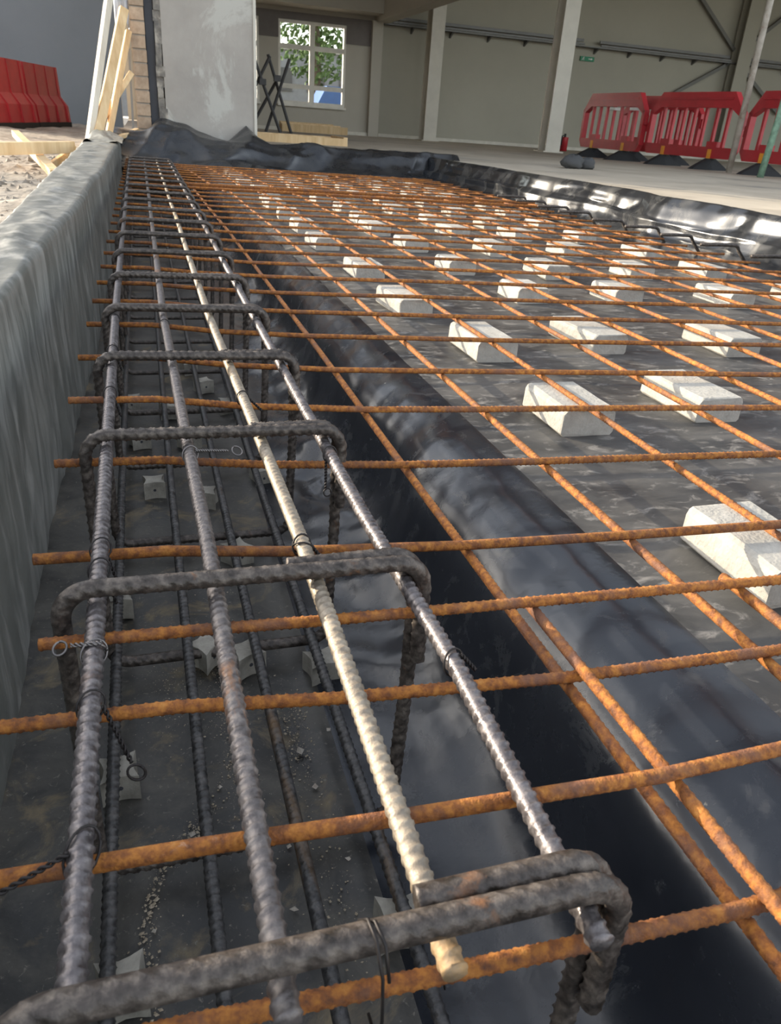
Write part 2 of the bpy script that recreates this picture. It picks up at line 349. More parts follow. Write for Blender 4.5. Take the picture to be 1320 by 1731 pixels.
struct('trim_6', box(0.3, 5.2, 18.6, 19.3, 2.5, 2.85), 'wall_light', False, 'pale beam above the window wall')

def window(name, x0, x1, z0, z1, label, muntin):
    o = obj(name, join([box(x0, x1, 19.30, 19.42, z0, z0 + 0.07), box(x0, x1, 19.30, 19.42, z1 - 0.05, z1), box(x0, x0 + 0.05, 19.30, 19.42, z0 + 0.07, z1 - 0.05), box(x1 - 0.05, x1, 19.30, 19.42, z0 + 0.07, z1 - 0.05)]), 'frame_white', None, False, origin=(0, 0, 0))
    o['kind'] = 'structure'; o['label'] = label
    xs = [x0 + 0.05, (x0 + x1) / 2, x1 - 0.05] if muntin else [x0 + 0.05, x1 - 0.05]
    zs = [z0 + 0.07, z0 + 0.36, z0 + 1.12, z1 - 0.05]
    if muntin: obj('mullion', box(xs[1] - 0.055, xs[1] + 0.055, 19.31, 19.41, zs[0], zs[3]), 'frame_white', o)
    for z in zs[1:3]:
        for a, b in zip(xs[:-1], xs[1:]): obj('transom', box(a, b, 19.315, 19.405, z - 0.045, z + 0.045), 'frame_white', o)
    for a, b in zip(xs[:-1], xs[1:]):
        for c, d in zip(zs[:-1], zs[1:]): obj('pane', box(a + 0.01, b - 0.01, 19.355, 19.36, c + 0.01, d - 0.01), 'glass', o)
    obj('window_sill', box(x0 - 0.02, x1 + 0.02, 19.2, 19.3, z0 - 0.04, z0), 'frame_white', o)
window('window_1', 3.04, 4.56, 0.66, 2.27, 'white framed six pane window in the back left wall', True)
window('window_2', 2.0, 2.62, 0.66, 2.27, 'partly hidden white window beside the edge of the plastered pier', False)
# outdoors seen through the windows
o = empty('neighbour_building', (2.0, 34, 0), 'grey flat building seen outside through the window', 'building')
obj('wall', box(-6, 10, 34, 40, 0, 2.7), 'outside_wall', o)
obj('parapet', box(-6.1, 10.1, 33.9, 40, 2.7, 2.85), 'trim', o)
for k in range(3): obj('window_pane', box(5.2 + k * 1.3, 5.9 + k * 1.3, 33.95, 34.0, 1.3, 2.1), 'tray', o)
def tree(x, y, h, r, label):
    o = empty('tree', (x, y, 0), label, 'tree')
    obj('trunk', tube([(x, y, -0.1), (x + 0.1, y, h * 0.35), (x, y, h * 0.75)], 0.13, 7), 'bark', o)
    V = []; Fc = []
    for k in range(900):
        a = random.random() * 6.283; u = random.uniform(-1, 1); q = r * random.random() ** 0.4
        c = Vector((x + q * math.cos(a) * math.sqrt(1 - u * u), y + q * math.sin(a) * math.sqrt(1 - u * u), h * 0.62 + q * 1.1 * u))
        e = Vector((random.gauss(0, 1), random.gauss(0, 1), random.gauss(0, 1))).normalized(); g = e.orthogonal().normalized(); b = e.cross(g); s = r * 0.085
        n = len(V); V += [tuple(c + g * s), tuple(c + b * s * 0.6), tuple(c - g * s), tuple(c - b * s * 0.6), tuple(c + e * s * 0.3)]
        Fc += [(n, n + 1, n + 4), (n + 1, n + 2, n + 4), (n + 2, n + 3, n + 4), (n + 3, n, n + 4)]
    tag(obj('foliage', (V, Fc), 'leaf', o), kind='stuff')
tree(6.1, 30.5, 4.6, 1.35, 'bushy green tree outside behind the right window panes')
for k, (x, lab) in enumerate(((4.2, 'low green bush outside below the left window panes'), (5.55, 'low green bush outside beside the blue van'))):
    o = empty('bush', (x, 25.0, 0), lab, 'bush'); V = []; Fc = []
    for q in range(160):
        a = random.random() * 6.283; c = Vector((x + 0.55 * math.cos(a) * random.random() ** 0.5, 25 + 0.4 * math.sin(a), random.random() * 0.75))
        e = Vector((random.gauss(0, 1), random.gauss(0, 1), random.gauss(0, 1))).normalized(); g = e.orthogonal().normalized(); b = e.cross(g); s = 0.13
        n = len(V); V += [tuple(c + g * s), tuple(c + b * s * 0.6), tuple(c - g * s), tuple(c - b * s * 0.6), tuple(c + e * s * 0.3)]
        Fc += [(n, n + 1, n + 4), (n + 1, n + 2, n + 4), (n + 2, n + 3, n + 4), (n + 3, n, n + 4)]
    tag(obj('foliage', (V, Fc), 'leaf', o), kind='stuff')
    obj('stem', tube([(x, 25, -0.1), (x, 25, 0.5)], 0.03, 6), 'bark', o)
o = empty('van', (6.1, 27.5, 0), 'small blue vehicle parked outside the window', 'vehicle')
obj('body', prism([(5.5, 0.2), (6.9, 0.2), (6.9, 1.1), (6.7, 1.35), (5.8, 1.35), (5.5, 0.8)], 'y', 27.0, 28.4), 'blue_paint', o)
for x in (5.8, 6.6): obj('wheel', tube([(x, 26.95, 0.2), (x, 27.15, 0.2)], 0.2, 14), 'rubber', o)

# ------------------------------------------------------------------ black membranes
def ground_profile(Y):
    return 0.035 * np.clip(Y - 0.4, 0, 2.4) + 0.012 * vn(Y * 3.1, Y * 0 + 0.5, 4)
px = np.array([-0.30, -0.205, -0.1, 0.0, 0.1, 0.150, 0.165, 0.18, 0.22, 0.27, 0.31, 0.335, 0.352, 0.362, 0.371, 0.383, 0.40, 0.424, 0.455, 0.495, 0.6, 3.2])
pz = np.array([TZ, TZ, TZ, TZ, TZ, TZ + 0.001, TZ + 0.008, TZ + 0.005, -0.300, -0.284, -0.264, -0.243, -0.21, -0.17, -0.136, -0.112, -0.094, -0.079, -0.070, GZ, GZ, GZ])
xs = np.concatenate([np.arange(-0.25, 0.6, 0.0085), np.arange(0.6, 2.72, 0.028)])
ys = np.concatenate([np.arange(-0.4, 1.6, 0.011), np.arange(1.6, 3.2, 0.022), np.arange(3.2, 8.0, 0.05)])
PX, PY = np.meshgrid(xs, ys)
sh = ground_profile(PY)
wsel = np.clip((PX - 0.12) / 0.2, 0, 1) * np.clip(1.1 - (PX - 0.45) / 0.3, 0, 1)
prof = np.interp(PX - sh * np.clip((PX - 0.1) / 0.3, 0, 1), px, pz)
wallw = np.exp(-((PX - sh - 0.30) / 0.08) ** 2)
fold = ridge(PY * 4.2 + PX * 3.0, PX * 3.2 + PY * 0.6, 21) * 0.017 + fbm(PY * 9, PX * 7, 33) * 0.007
far_amt = np.clip((PY - 0.35) / 0.8, 0.15, 1.0)
PZ = prof + wallw * fold * far_amt
PXd = PX - wallw * (ridge(PY * 3.1 - PX * 2, PX * 2 + 4, 41) * 0.012) * far_amt
rimw = np.exp(-((PX - sh - 0.42) / 0.05) ** 2)
PZ += rimw * (0.003 * fbm(PY * 7, PX * 7, 51) + far_amt * (0.007 * ridge(PY * 5.5 - PX * 4, PX * 5 + PY, 57) - 0.003))
PZ += 0.0012 * fbm(PY * 16, PX * 16, 59) * rimw
gw = np.clip((PX - 0.5) / 0.1, 0, 1)
PZ += gw * (0.0035 * fbm(PX * 4, PY * 3, 61) + 0.0035 * np.clip(ridge(PX * 1.6 + PY * 0.5, PY * 1.1, 71), 0, 2) * 0.8)
fw = np.clip(1 - (PX - 0.12) / 0.06, 0, 1)
PZ += fw * (0.0022 * fbm(PX * 9, PY * 7, 81) + 0.003 * np.clip(ridge(PX * 2.0 + 5, PY * 1.3, 87), 0, 2) * 0.6)
PZ += 0.0025 * np.clip((0.535 - PX) / 0.006, 0, 1) * np.clip((PX - 0.44) / 0.04, 0, 1)
lift = np.clip((PX - 2.45) / 0.25, 0, 1); PZ += lift ** 2 * 0.02
memb = obj('ground_membrane', gridmesh(PXd, PY, PZ), 'poly_ground', None, True, origin=(0, 0, 0))
tag(memb, 'black polythene sheet lining the trench and the ground under the mesh', 'plastic sheet')
memb.data.materials.append(MATS['poly_trench']); memb.data.materials.append(MATS['poly_wall'])
nx = len(xs) - 1; idx = np.zeros(len(memb.data.polygons), dtype=np.int32)
cxp = (xs[:-1] + xs[1:]) / 2
idx.reshape(len(ys) - 1, nx)[:, cxp < 0.53] = 2
idx.reshape(len(ys) - 1, nx)[:, cxp < 0.185] = 1
memb.data.polygons.foreach_set('material_index', idx)

# left upstand: sheet wrapped over the shuttering board
yl = np.concatenate([np.arange(-0.4, 3.0, 0.014), np.arange(3.0, 7.75, 0.03)])
prof_n = np.array([(-0.06, -0.10), (-0.015, 0.02), (0.0, 0.10), (0.012, 0.131), (0.03, 0.136), (0.5, 0.138), (0.94, 0.136), (0.99, 0.127), (1.0, 0.09), (1.0, 0.0), (1.02, -0.15), (1.01, -0.27), (1.0, -0.335)])
tt = np.r_[0, np.cumsum(np.hypot(np.diff(prof_n[:, 0] * 0.13), np.diff(prof_n[:, 1])))]
ts = np.linspace(0, tt[-1], 90)
un = np.interp(ts, tt, prof_n[:, 0]); zn = np.interp(ts, tt, prof_n[:, 1])
U, YL = np.meshgrid(un, yl); ZL, _ = np.meshgrid(zn, yl); TL, _ = np.meshgrid(ts, yl)
xi = -0.207 + 0.0145 * np.clip(YL - 1.2, -1, 3.2) + 0.008 * vn(YL * 1.5, YL * 0, 2); xo = -0.335 - 0.016 * np.clip(YL - 2, -2, 5)
XL = xo + (xi - xo) * np.minimum(U, 1.0) + np.clip(U - 1, 0, 1) * 0.13
top = np.exp(-((U - 0.5) / 0.38) ** 2) * (ZL > 0.08)
face = np.clip((0.1 - ZL) / 0.06, 0, 1) * (U > 0.5)
ZL = ZL + top * (0.004 * fbm(YL * 8, U * 3, 5) + 0.014 * np.clip(ridge(YL * 3.6 + U * 0.7, U * 0.7, 15), 0, 2) * 0.6)
XL = XL + face * (0.004 * ridge(YL * 2.3 + ZL * 1.2, ZL * 1.5, 25) * 0.6 + 0.003 * fbm(YL * 14, ZL * 5, 27)) - (U < 0.2) * 0.006 * fbm(YL * 5, ZL * 4, 37)
o = obj('shuttering_membrane', gridmesh(XL, YL, ZL), 'poly_left', None, True, origin=(0, 0, 0))
tag(o, 'grey dusty polythene wrapped over the long upstand left of the rebar cage', 'plastic sheet')

# right-hand upturn
yr = np.concatenate([np.arange(1.2, 4.8, 0.02), np.arange(4.8, 8.25, 0.035)])
prr = np.array([(2.42, GZ + 0.004), (2.56, GZ + 0.008), (2.645, -0.045), (2.665, -0.01), (2.675, 0.025), (2.72, 0.05), (2.735, 0.085), (2.745, 0.12), (2.775, 0.145), (2.82, 0.142), (2.87, 0.13), (2.90, 0.124)])
tr = np.r_[0, np.cumsum(np.hypot(np.diff(prr[:, 0]), np.diff(prr[:, 1])))]; tq = np.linspace(0, tr[-1], 60)
XR0 = np.interp(tq, tr, prr[:, 0]); ZR0 = np.interp(tq, tr, prr[:, 1])
XR, YR = np.meshgrid(XR0, yr); ZR, _ = np.meshgrid(ZR0, yr); TQ, _ = np.meshgrid(tq / tr[-1], yr)
am = np.sin(np.pi * np.clip(TQ * 1.05, 0, 1)) ** 0.7
XR = XR - 0.10 * np.clip((3.2 - YR) / 1.0, 0, 1) + 0.05 * fbm(YR * 1.3, YR * 0 + 2, 5) + am * (0.035 * ridge(YR * 0.9 + TQ * 1.2, TQ * 3.2, 3, 2) * 0.6 + 0.004 * fbm(YR * 5, TQ * 5, 7, 2) + 0.02 * ridge(YR * 1.6 - TQ * 3, TQ * 1.1, 23, 1) * 0.6)
ZR = ZR + am * (0.024 * ridge(YR * 0.8 - TQ * 1.5, TQ * 3.0 + 1, 13, 2) * 0.6 + 0.003 * fbm(YR * 5, TQ * 6, 17, 2))
o = obj('edge_membrane', gridmesh(XR, YR, ZR), 'poly_edge', None, True, origin=(0, 0, 0))
tag(o, 'shiny crumpled black polythene turned up along the right edge of the pit', 'plastic sheet')
# far upturn, heaped against the pier
xf = np.arange(-0.45, 3.05, 0.018)
prf = np.array([(7.25, GZ + 0.004), (7.5, GZ + 0.01), (7.66, -0.03), (7.74, 0.03), (7.80, 0.09), (7.88, 0.14), (7.98, 0.155), (8.08, 0.15), (8.18, 0.135), (8.29, 0.128)])
tr = np.r_[0, np.cumsum(np.hypot(np.diff(prf[:, 0]), np.diff(prf[:, 1])))]; tq = np.linspace(0, tr[-1], 64)
XF, YF = np.meshgrid(xf, np.interp(tq, tr, prf[:, 0])); _, ZF = np.meshgrid(xf, np.interp(tq, tr, prf[:, 1])); _, TF = np.meshgrid(xf, tq / tr[-1])
am = np.sin(np.pi * np.clip(TF * 1.02, 0, 1)) ** 0.6; upw = np.clip((TF - 0.35) / 0.6, 0, 1)
ZF = ZF + am * (0.07 * ridge(XF * 1.7 + TF * 1.6, TF * 2.4, 43, 2) * 0.5 + 0.012 * fbm(XF * 5, TF * 5, 47, 2))
YF = YF - am * 0.09 * ridge(XF * 2.4 - TF * 1.5, TF * 1.8 + 3, 53, 2) * 0.6
hump = 0.15 * np.exp(-((XF - 0.20) / 0.13) ** 2) + 0.13 * np.exp(-((XF - 0.42) / 0.16) ** 2) + 0.17 * np.clip(1 - np.abs(XF - 0.99) / 0.20, 0, 1) + 0.05 * np.exp(-((XF + 0.2) / 0.2) ** 2)
ZF = ZF + hump * upw ** 1.5
o = obj('far_membrane', gridmesh(XF, YF, ZF), 'poly_far', None, True, origin=(0, 0, 0))
tag(o, 'dark crumpled polythene heaped along the far end of the pit', 'plastic sheet')
# loose flap over the far end of the upstand
U2, V2 = np.meshgrid(np.linspace(0, 1, 40), np.linspace(0, 1, 40))
XA = -0.47 + U2 * 0.34; YA = 6.7 + V2 * 1.0; ZA = 0.135 + 0.05 * np.sin(U2 * 3.0) * V2 + 0.018 * ridge(U2 * 2 + V2, V2 * 2, 63) - 0.10 * np.clip(0.25 - U2, 0, 1) * 3
o = obj('membrane_flap', gridmesh(XA, YA, ZA), 'poly_left', None, True, origin=(0, 0, 0))
tag(o, 'loose grey flap of polythene folded over the far end of the upstand', 'plastic sheet')

# ------------------------------------------------------------------ reinforcement cage in the trench
RB = 0.0070
near = lambda lim: (lambda q: q[1] < lim)
cage = empty('rebar_cage', (0.07, 3.4, TZ), 'long dark steel rebar cage of bars and links lying in the trench', 'rebar cage')
def wob(y, sd, a): return a * float(vn(y * 1.3, 0.3, sd))
def keyed(keys, y): return float(np.interp(y, [k[0] for k in keys], [k[1] for k in keys]))
TOPS = [([(0.2, -0.057), (0.68, -0.062), (1.56, -0.071), (7, -0.085)], 0.040, 'steel_grey'),
        ([(0.2, 0.036), (0.64, 0.035), (0.95, 0.029), (1.56, 0.018), (7, 0.022)], 0.037, 'steel_rusty'),
        ([(0.2, 0.118), (0.64, 0.122), (1.6, 0.109), (7, 0.112)], 0.035, 'steel_pale'),
        ([(0.2, 0.2), (0.42, 0.206), (0.68, 0.199), (1.69, 0.197), (7, 0.205)], 0.033, 'steel_grey')]
ybar = np.concatenate([np.arange(0.2, 2.4, 0.02), np.arange(2.4, 6.95, 0.1)])
for j, (keys, z, mt) in enumerate(TOPS):
    y0 = (0.168, 0.199, 0.203, 0.2)[j]
    pts = [(keyed(keys, y) + wob(y, j, 0.0012), y, z + wob(y, j + 9, 0.0015)) for y in np.r_[y0, ybar[ybar > y0 + 0.01]]]
    obj('top_bar', rebar(pts, RB, (0, 0, 1), pitch=0.0088, h=0.0014, slant=0.12, n=14, fine=near(2.3), phi=(0.2, 0.5, 1.9, 2.5)[j]), mt, cage, True)
for j, (x, dz) in enumerate(((-0.078, 0), (0.017, 0.002), (0.107, 0.0), (0.188, 0.002))):
    pts = [(x - 0.006 * max(0, y - 0.4) / 1.0 * (1 if y < 1.4 else 1.0 / max(1e-6, (y - 0.4))) + wob(y, j + 20, 0.002), y, -0.262 + dz + wob(y, j + 29, 0.002)) for y in ybar]
    obj('bottom_bar', rebar(pts, RB, (0, 0, 1), pitch=0.0092, h=0.0012, slant=0.15, n=12, fine=near(1.9), phi=(0.1, 0.9, 1.3, 0.3)[j]), 'steel_dark', cage, True)
def link_path(y, zt, tail):
    """closed link with two lapping tails at the top right corner"""
    r = 0.027; xl, xr = -0.089, 0.219; zb = -0.281; d = 0.0074
    P = [(xr - r - tail, y + d, zt - 0.001)]
    P += [(q[0], y + d, q[2]) for q in arc((xr - r, zt - r), r, math.pi / 2, 0, 8)]
    P += [(xr, y + d * 0.9, -0.1), (xr - 0.006, y + d * 0.3, zb + r + 0.02)]
    P += [(q[0], y, q[2]) for q in arc((xr - r - 0.006, zb + r), r, 0, -math.pi / 2, 8)]
    P += [(q[0], y, q[2]) for q in arc((xl + r, zb + r), r, -math.pi / 2, -math.pi, 8)]
    P += [(xl, y - d * 0.5, -0.1)]
    P += [(q[0], y - d, q[2]) for q in arc((xl + r, zt - r + 0.004), r, math.pi, math.pi / 2, 8)]
    P += [(0.07, y - d, zt + 0.002)]
    P += [(q[0], y - d, q[2]) for q in arc((xr - r + 0.002, zt - r), r, math.pi / 2, 0, 8)]
    P += [(xr + 0.003, y - d, zt - r - 0.085)]
    out = [P[0]]
    for a, b in zip(P[:-1], P[1:]):
        n = max(1, int(math.dist(a, b) / 0.02))
        out += [tuple(a[k] + (b[k] - a[k]) * i / n for k in range(3)) for i in range(1, n + 1)]
    return out
for k in range(20):
    y = 0.2255 + 0.3345 * k; zt = 0.0535
    pts = link_path(y, zt, 0.085 if k % 2 == 0 else 0.095)
    if k < 6: vf = rebar(pts, RB * 1.02, (0, 1, 0), pitch=0.0115, h=0.0018, slant=0.36, n=14, phi=0.4 + k)
    else: vf = tube(pts, RB, 8)
    obj('link', vf, 'steel', cage, True)

# twisted tying wire
def twist(a, b, turns, rad=0.0011):
    a = Vector(a); b = Vector(b); t = (b - a).normalized(); u = t.orthogonal().normalized(); w = t.cross(u); n = turns * 8
    out = []
    for ph in (0, math.pi):
        out.append([tuple(a + (b - a) * (i / n) + (u * math.cos(ph + i * math.pi / 4) + w * math.sin(ph + i * math.pi / 4)) * rad) for i in range(n + 1)])
    return out
def loop(c, nrm, r, squash=1.0, n=16, k=1.3):
    c = Vector(c); e = Vector(nrm).normalized(); u = e.orthogonal().normalized(); w = e.cross(u)
    return [tuple(c + u * math.cos(i * 2 * math.pi / n) * r + w * math.sin(i * 2 * math.pi / n) * r * squash + e * 0.001 * i / n) for i in range(int(n * k))]
def band(x, y, z, r=0.0092, tilt=0.5, n=18):
    """a turn of wire round a bar that runs along Y, crossing diagonally"""
    return [(x + math.cos(a) * r, y + math.sin(a + 0.6) * tilt * 0.012, z + math.sin(a) * r) for a in np.linspace(0, 2 * math.pi * 1.05, n)]
def tie(name_mat, *paths, r=0.0008):
    obj('tie_wire', join([tube(p, r, 6) for p in paths]), name_mat, cage, True)
def topx(j, y): return keyed(TOPS[j][0], y), TOPS[j][1]
x, z = topx(0, 0.50); c = (x - 0.022, 0.497, z + 0.004)
tie('wire_bright', band(x, 0.49, z), band(x, 0.496, z, tilt=-0.5), *twist((x + 0.006, 0.49, z + 0.009), (x - 0.016, 0.495, z + 0.006), 3), loop((x - 0.024, 0.498, z + 0.002), (0.1, -0.7, 0.7), 0.0055, 0.8, k=2.2), r=0.0009)
x, z = topx(0, 0.432)
tie('wire', band(x, 0.432, z), *twist((x + 0.008, 0.428, z + 0.002), (x + 0.024, 0.402, z - 0.028), 5), loop((x + 0.0265, 0.398, z - 0.033), (0.3, -1, 0.4), 0.0048, 1.35, k=1.6), r=0.0009)
x, z = topx(0, 0.31)
tie('wire', band(x, 0.312, z, tilt=0.9), *twist((x - 0.006, 0.308, z + 0.006), (x - 0.05, 0.292, z - 0.002), 5, 0.001), [(x - 0.05, 0.292, z - 0.002), (x - 0.058, 0.289, z - 0.006), (x - 0.06, 0.284, z - 0.014)], [(x - 0.05, 0.292, z - 0.002), (x - 0.062, 0.293, z - 0.002)], r=0.0009)
x, z = topx(3, 0.437)
tie('wire', band(x, 0.434, z), *twist((x + 0.006, 0.436, z + 0.006), (x + 0.016, 0.426, z - 0.004), 3), r=0.0009)
x, z = topx(3, 0.85)
tie('wire', band(x, 0.853, z), *twist((x - 0.006, 0.848, z - 0.004), (x - 0.008, 0.835, z - 0.04), 5), loop((x - 0.006, 0.834, z - 0.043), (0, -1, 0.2), 0.005, k=1.2), r=0.001)
x, z = topx(1, 0.87)
tie('wire_bright', band(x, 0.865, z), *twist((x + 0.006, 0.867, z + 0.004), (x + 0.045, 0.866, z + 0.002), 7), loop((x + 0.055, 0.864, z + 0.002), (0, -0.8, 0.6), 0.005, 1.3, k=1.8), r=0.001)
x, z = topx(2, 0.63)
tie('wire', band(x, 0.632, z), band(x, 0.626, z, tilt=-0.6), *twist((x + 0.006, 0.63, z + 0.004), (x + 0.02, 0.612, z - 0.01), 4), r=0.001)
x, z = topx(2, 1.07)
tie('wire', band(x, 1.07, z), *twist((x + 0.006, 1.072, z + 0.002), (x + 0.026, 1.05, z - 0.014), 4), r=0.001)
for j, y in ((0, 0.647), (0, 1.09), (0, 1.31), (0, 1.53), (0, 0.61), (3, 1.52), (1, 1.28), (1, 1.5), (2, 1.29)):
    x, z = topx(j, y); tie('wire', band(x, y, z), *twist((x + 0.005, y, z - 0.006), (x + 0.012, y - 0.01, z - 0.03), 3), r=0.0009)
yk = 0.218
tie('wire', [(0.076, yk + 0.012, 0.052), (0.078, yk + 0.004, 0.0635), (0.079, yk - 0.008, 0.064), (0.08, yk - 0.018, 0.05), (0.081, yk - 0.02, 0.02), (0.081, yk - 0.016, -0.006), (0.081, yk, -0.008)], [(0.078, yk + 0.012, 0.05), (0.081, yk + 0.002, 0.064), (0.083, yk - 0.01, 0.062), (0.083, yk - 0.019, 0.048)], r=0.0009)
tie('wire', [(0.178, 0.42, -0.27), (0.19, 0.415, -0.262), (0.205, 0.405, -0.272), (0.213, 0.39, -0.29), (0.212, 0.375, -0.30)], r=0.0009)

# ------------------------------------------------------------------ welded mesh sheets
RM = 0.0052
def sheet(name, label, base, crosses, longs, x_right):
    o = empty(name, base, label, 'wire mesh', 'welded mesh sheets laid in the pit')
    for n, (y, zl, z, xl) in enumerate(crosses):
        sk = float(np.interp(y, [0.3, 0.45, 0.9, 1.2], [0.03, -0.03, -0.07, -0.1]))
        pts = [(xl, y + 0.012, zl), (xl + 0.12, y + 0.009, zl - 0.001), (0.12, y + 0.005, z + (zl - z) * 0.42), (0.31, y, z), (0.5, y + sk * 0.19, z - 0.0005)]
        pts += [(x, y + sk * (x - 0.31) + wob(x + y * 7, 3, 0.003), z + wob(x * 1.5 + y * 5, 5, 0.002)) for x in np.arange(0.7, x_right, 0.2)] + [(x_right + 0.02 * math.sin(y * 9), y + sk * (x_right - 0.31), z)]
        fine = (lambda q: q[1] < 1.3 and q[0] < 1.3)
        if y < 1.3: vf = rebar(pts, RM, (0, 0, 1), pitch=0.0072, h=0.0009, slant=0.42, n=10, fine=fine, coarse=0.05, phi=n * 1.3)
        else: vf = tube(pts, RM, 7)
        obj('cross_bar', vf, 'rust', o, True)
    for n, (pts, lim) in enumerate(longs):
        dense = [tuple(np.array(a) + (np.array(b) - np.array(a)) * i / 12) for a, b in zip(pts[:-1], pts[1:]) for i in range(12)] + [pts[-1]]
        dense = [(p[0] + wob(p[1] + n, n + 60, 0.0025), p[1], p[2] + wob(p[1], n + 70, 0.0012)) for p in dense]
        vf = rebar(dense, RM, (0, 0, 1), pitch=0.0072, h=0.0009, slant=0.35, n=10, fine=near(lim), coarse=0.1, phi=n * 0.9)
        obj('long_bar', vf, 'rust', o, True)
    return o
ys_mid = [0.216, 0.434, 0.661, 0.881, 1.099, 1.312, 1.551, 1.771, 1.983]
zl_mid = [0.010, 0.020, 0.020, 0.022, 0.025, 0.026, 0.023, 0.020, 0.018]
while ys_mid[-1] < 4.85: ys_mid.append(ys_mid[-1] + 0.22); zl_mid.append(0.017)
mid_c = [(y, zl, 0.0, -0.124) for y, zl in zip(ys_mid, zl_mid)]
mid_l = [([(x + (0.004 if k == 0 else 0), 0.06, -0.0102), (x, 1.6, -0.0102), (x - 0.008, 3.2, -0.0102), (x - 0.03 * 1, 5.0, -0.0102)], 1.7 if k < 6 else 0) for k, x in enumerate([0.313, 0.514, 0.712, 0.91, 1.11, 1.31, 1.51, 1.71, 1.91, 2.11, 2.3])]
sheet('mesh_sheet', 'large rusty orange welded mesh sheet covering most of the pit on concrete blocks', (1.1, 2.6, 0.0), mid_c, mid_l, 2.38)
near_c = [(-0.13, 0.03, 0.02, -0.118), (0.092, 0.03, 0.02, -0.118), (0.304, 0.027, 0.02, -0.118), (0.518, 0.025, 0.02, -0.104)]
near_l = [([(x, -0.2, 0.0102), (x, 0.2, 0.0102), (x - 0.004, 0.535, 0.0102)], 9) for x in (0.326, 0.548, 0.75, 0.95, 1.15, 1.35, 1.55, 1.75, 1.95)]
sheet('mesh_sheet', 'near rusty mesh sheet lapped on top, its bar ends stopping beside the nearest block', (0.9, 0.2, 0.02), near_c, near_l, 2.1)
far_c = [(4.78 + 0.215 * k, 0.02, 0.012 if k < 2 else 0.0, -0.118) for k in range(11)]
far_l = [([(0.305 + 0.2 * k + 0.06 * (7.05 - y), y, 0.002 if y < 5.0 else -0.0102) for y in (4.72, 5.1, 6.0, 7.0)], 0) for k in range(11)]
sheet('mesh_sheet', 'rusty mesh sheet at the shaded far end of the pit', (1.1, 5.9, 0.0), far_c, far_l, 2.4)

# hooked bars on the right side
hk = [(2.285, 4.48, 0.22), (2.283, 4.207, 0.22), (2.294, 3.84, 0.2), (2.332, 3.58, 0.21), (2.346, 3.29, 0.19), (2.348, 2.99, 0.215), (2.363, 2.68, 0.22), (2.29, 4.80, 0.22), (2.29, 5.1, 0.22)]
order = sorted(range(len(hk)), key=lambda i: hk[i][1]); ords = ['nearest', 'second', 'third', 'fourth', 'fifth', 'sixth', 'seventh', 'eighth', 'farthest']
for rank, i in enumerate(order):
    x, y, L = hk[i]; z = 0.022; r = 0.03
    P = [(x, y, z), (x + L * 0.5, y + 0.004, z + 0.001)] + [(q[0], y + 0.006, q[2]) for q in arc((x + L - r, z - r), r, math.pi / 2, 0.25, 8)]
    P += [(x + L + 0.02, y - 0.05, -0.058)]
    o = obj('hooked_bar', tube(P, 0.0078, 8), 'steel', None, True)
    tag(o, 'dark bent hook bar at the right mesh edge, %s from the camera' % ords[rank], 'rebar', 'hooked bars at the right edge')

# ------------------------------------------------------------------ concrete blocks under the mesh
def block_mesh(name, w, l, h, sd, skew=0.0):
    rr = random.Random(sd); n = 3
    c = 0.006; out = [(-w / 2 + c, 0), (w / 2 - c, 0), (w / 2, c), (w / 2 - 0.001, h * 0.8), (w / 2 - 0.003, h - 0.003), (w / 2 - 0.007, h), (-w / 2 + 0.009, h), (-w / 2 + 0.004, h - 0.003), (-w / 2 + 0.001, h * 0.8), (-w / 2, c)]
    ysl = [0, 0.004, l * 0.35, l * 0.7, l - 0.004, l]; V = []; m_ = len(out)
    for i, y in enumerate(ysl):
        s = 0.985 if i in (0, len(ysl) - 1) else 1.0
        for a, b in out:
            V.append((a * s + rr.uniform(-1, 1) * 0.0009 + skew * y, y + rr.uniform(-1, 1) * 0.0012, max(0.0, (b - h / 2) * s + h / 2 + (rr.uniform(-1, 1) * 0.0007 if b > 0.01 else 0)) if b > 0.001 else 0.0))
    Fc = [(i * m_ + k, i * m_ + (k + 1) % m_, (i + 1) * m_ + (k + 1) % m_, (i + 1) * m_ + k) for i in range(len(ysl) - 1) for k in range(m_)]
    Fc += [tuple(range(m_))[::-1], tuple(range((len(ysl) - 1) * m_, len(ysl) * m_))]
    return mesh(name, V, [f[::-1] for f in Fc], 'block')
VAR = [block_mesh('concrete_block', 0.105, 0.155, 0.05, 1), block_mesh('concrete_block', 0.1, 0.185, 0.05, 2), block_mesh('concrete_block', 0.108, 0.165, 0.049, 3, 0.04), block_mesh('concrete_block', 0.098, 0.2, 0.05, 4, -0.04)]
ORD = ['first', 'second', 'third', 'fourth', 'fifth', 'sixth', 'seventh', 'eighth', 'ninth', 'tenth', 'eleventh', 'twelfth', 'thirteenth', 'fourteenth', 'fifteenth', 'sixteenth', 'seventeenth', 'eighteenth']
rows = [[(0.70, 0.565, 2, 0.02), (1.06, 0.6, 1, 0)],
        [(0.721, 1.10, 0, 0.0), (1.02, 1.13, 1, 0.0), (1.385, 1.12, 0, 0)],
        [(0.743, 1.55, 1, 0.0), (1.064, 1.597, 3, 0.05), (1.425, 1.553, 1, 0.0), (1.79, 1.56, 0, 0.02)],
        [(0.69, 1.98, 3, 0.02), (1.126, 2.15, 0, -0.02), (1.467, 2.15, 0, 0), (1.865, 2.10, 1, 0.02), (2.2, 2.14, 0, 0)],
        [(0.70, 2.50, 1, 0), (1.077, 2.625, 0, 0), (1.43, 2.565, 1, 0.02), (1.804, 2.59, 0, -0.02), (2.15, 2.6, 1, 0)]]
yrow = 3.07
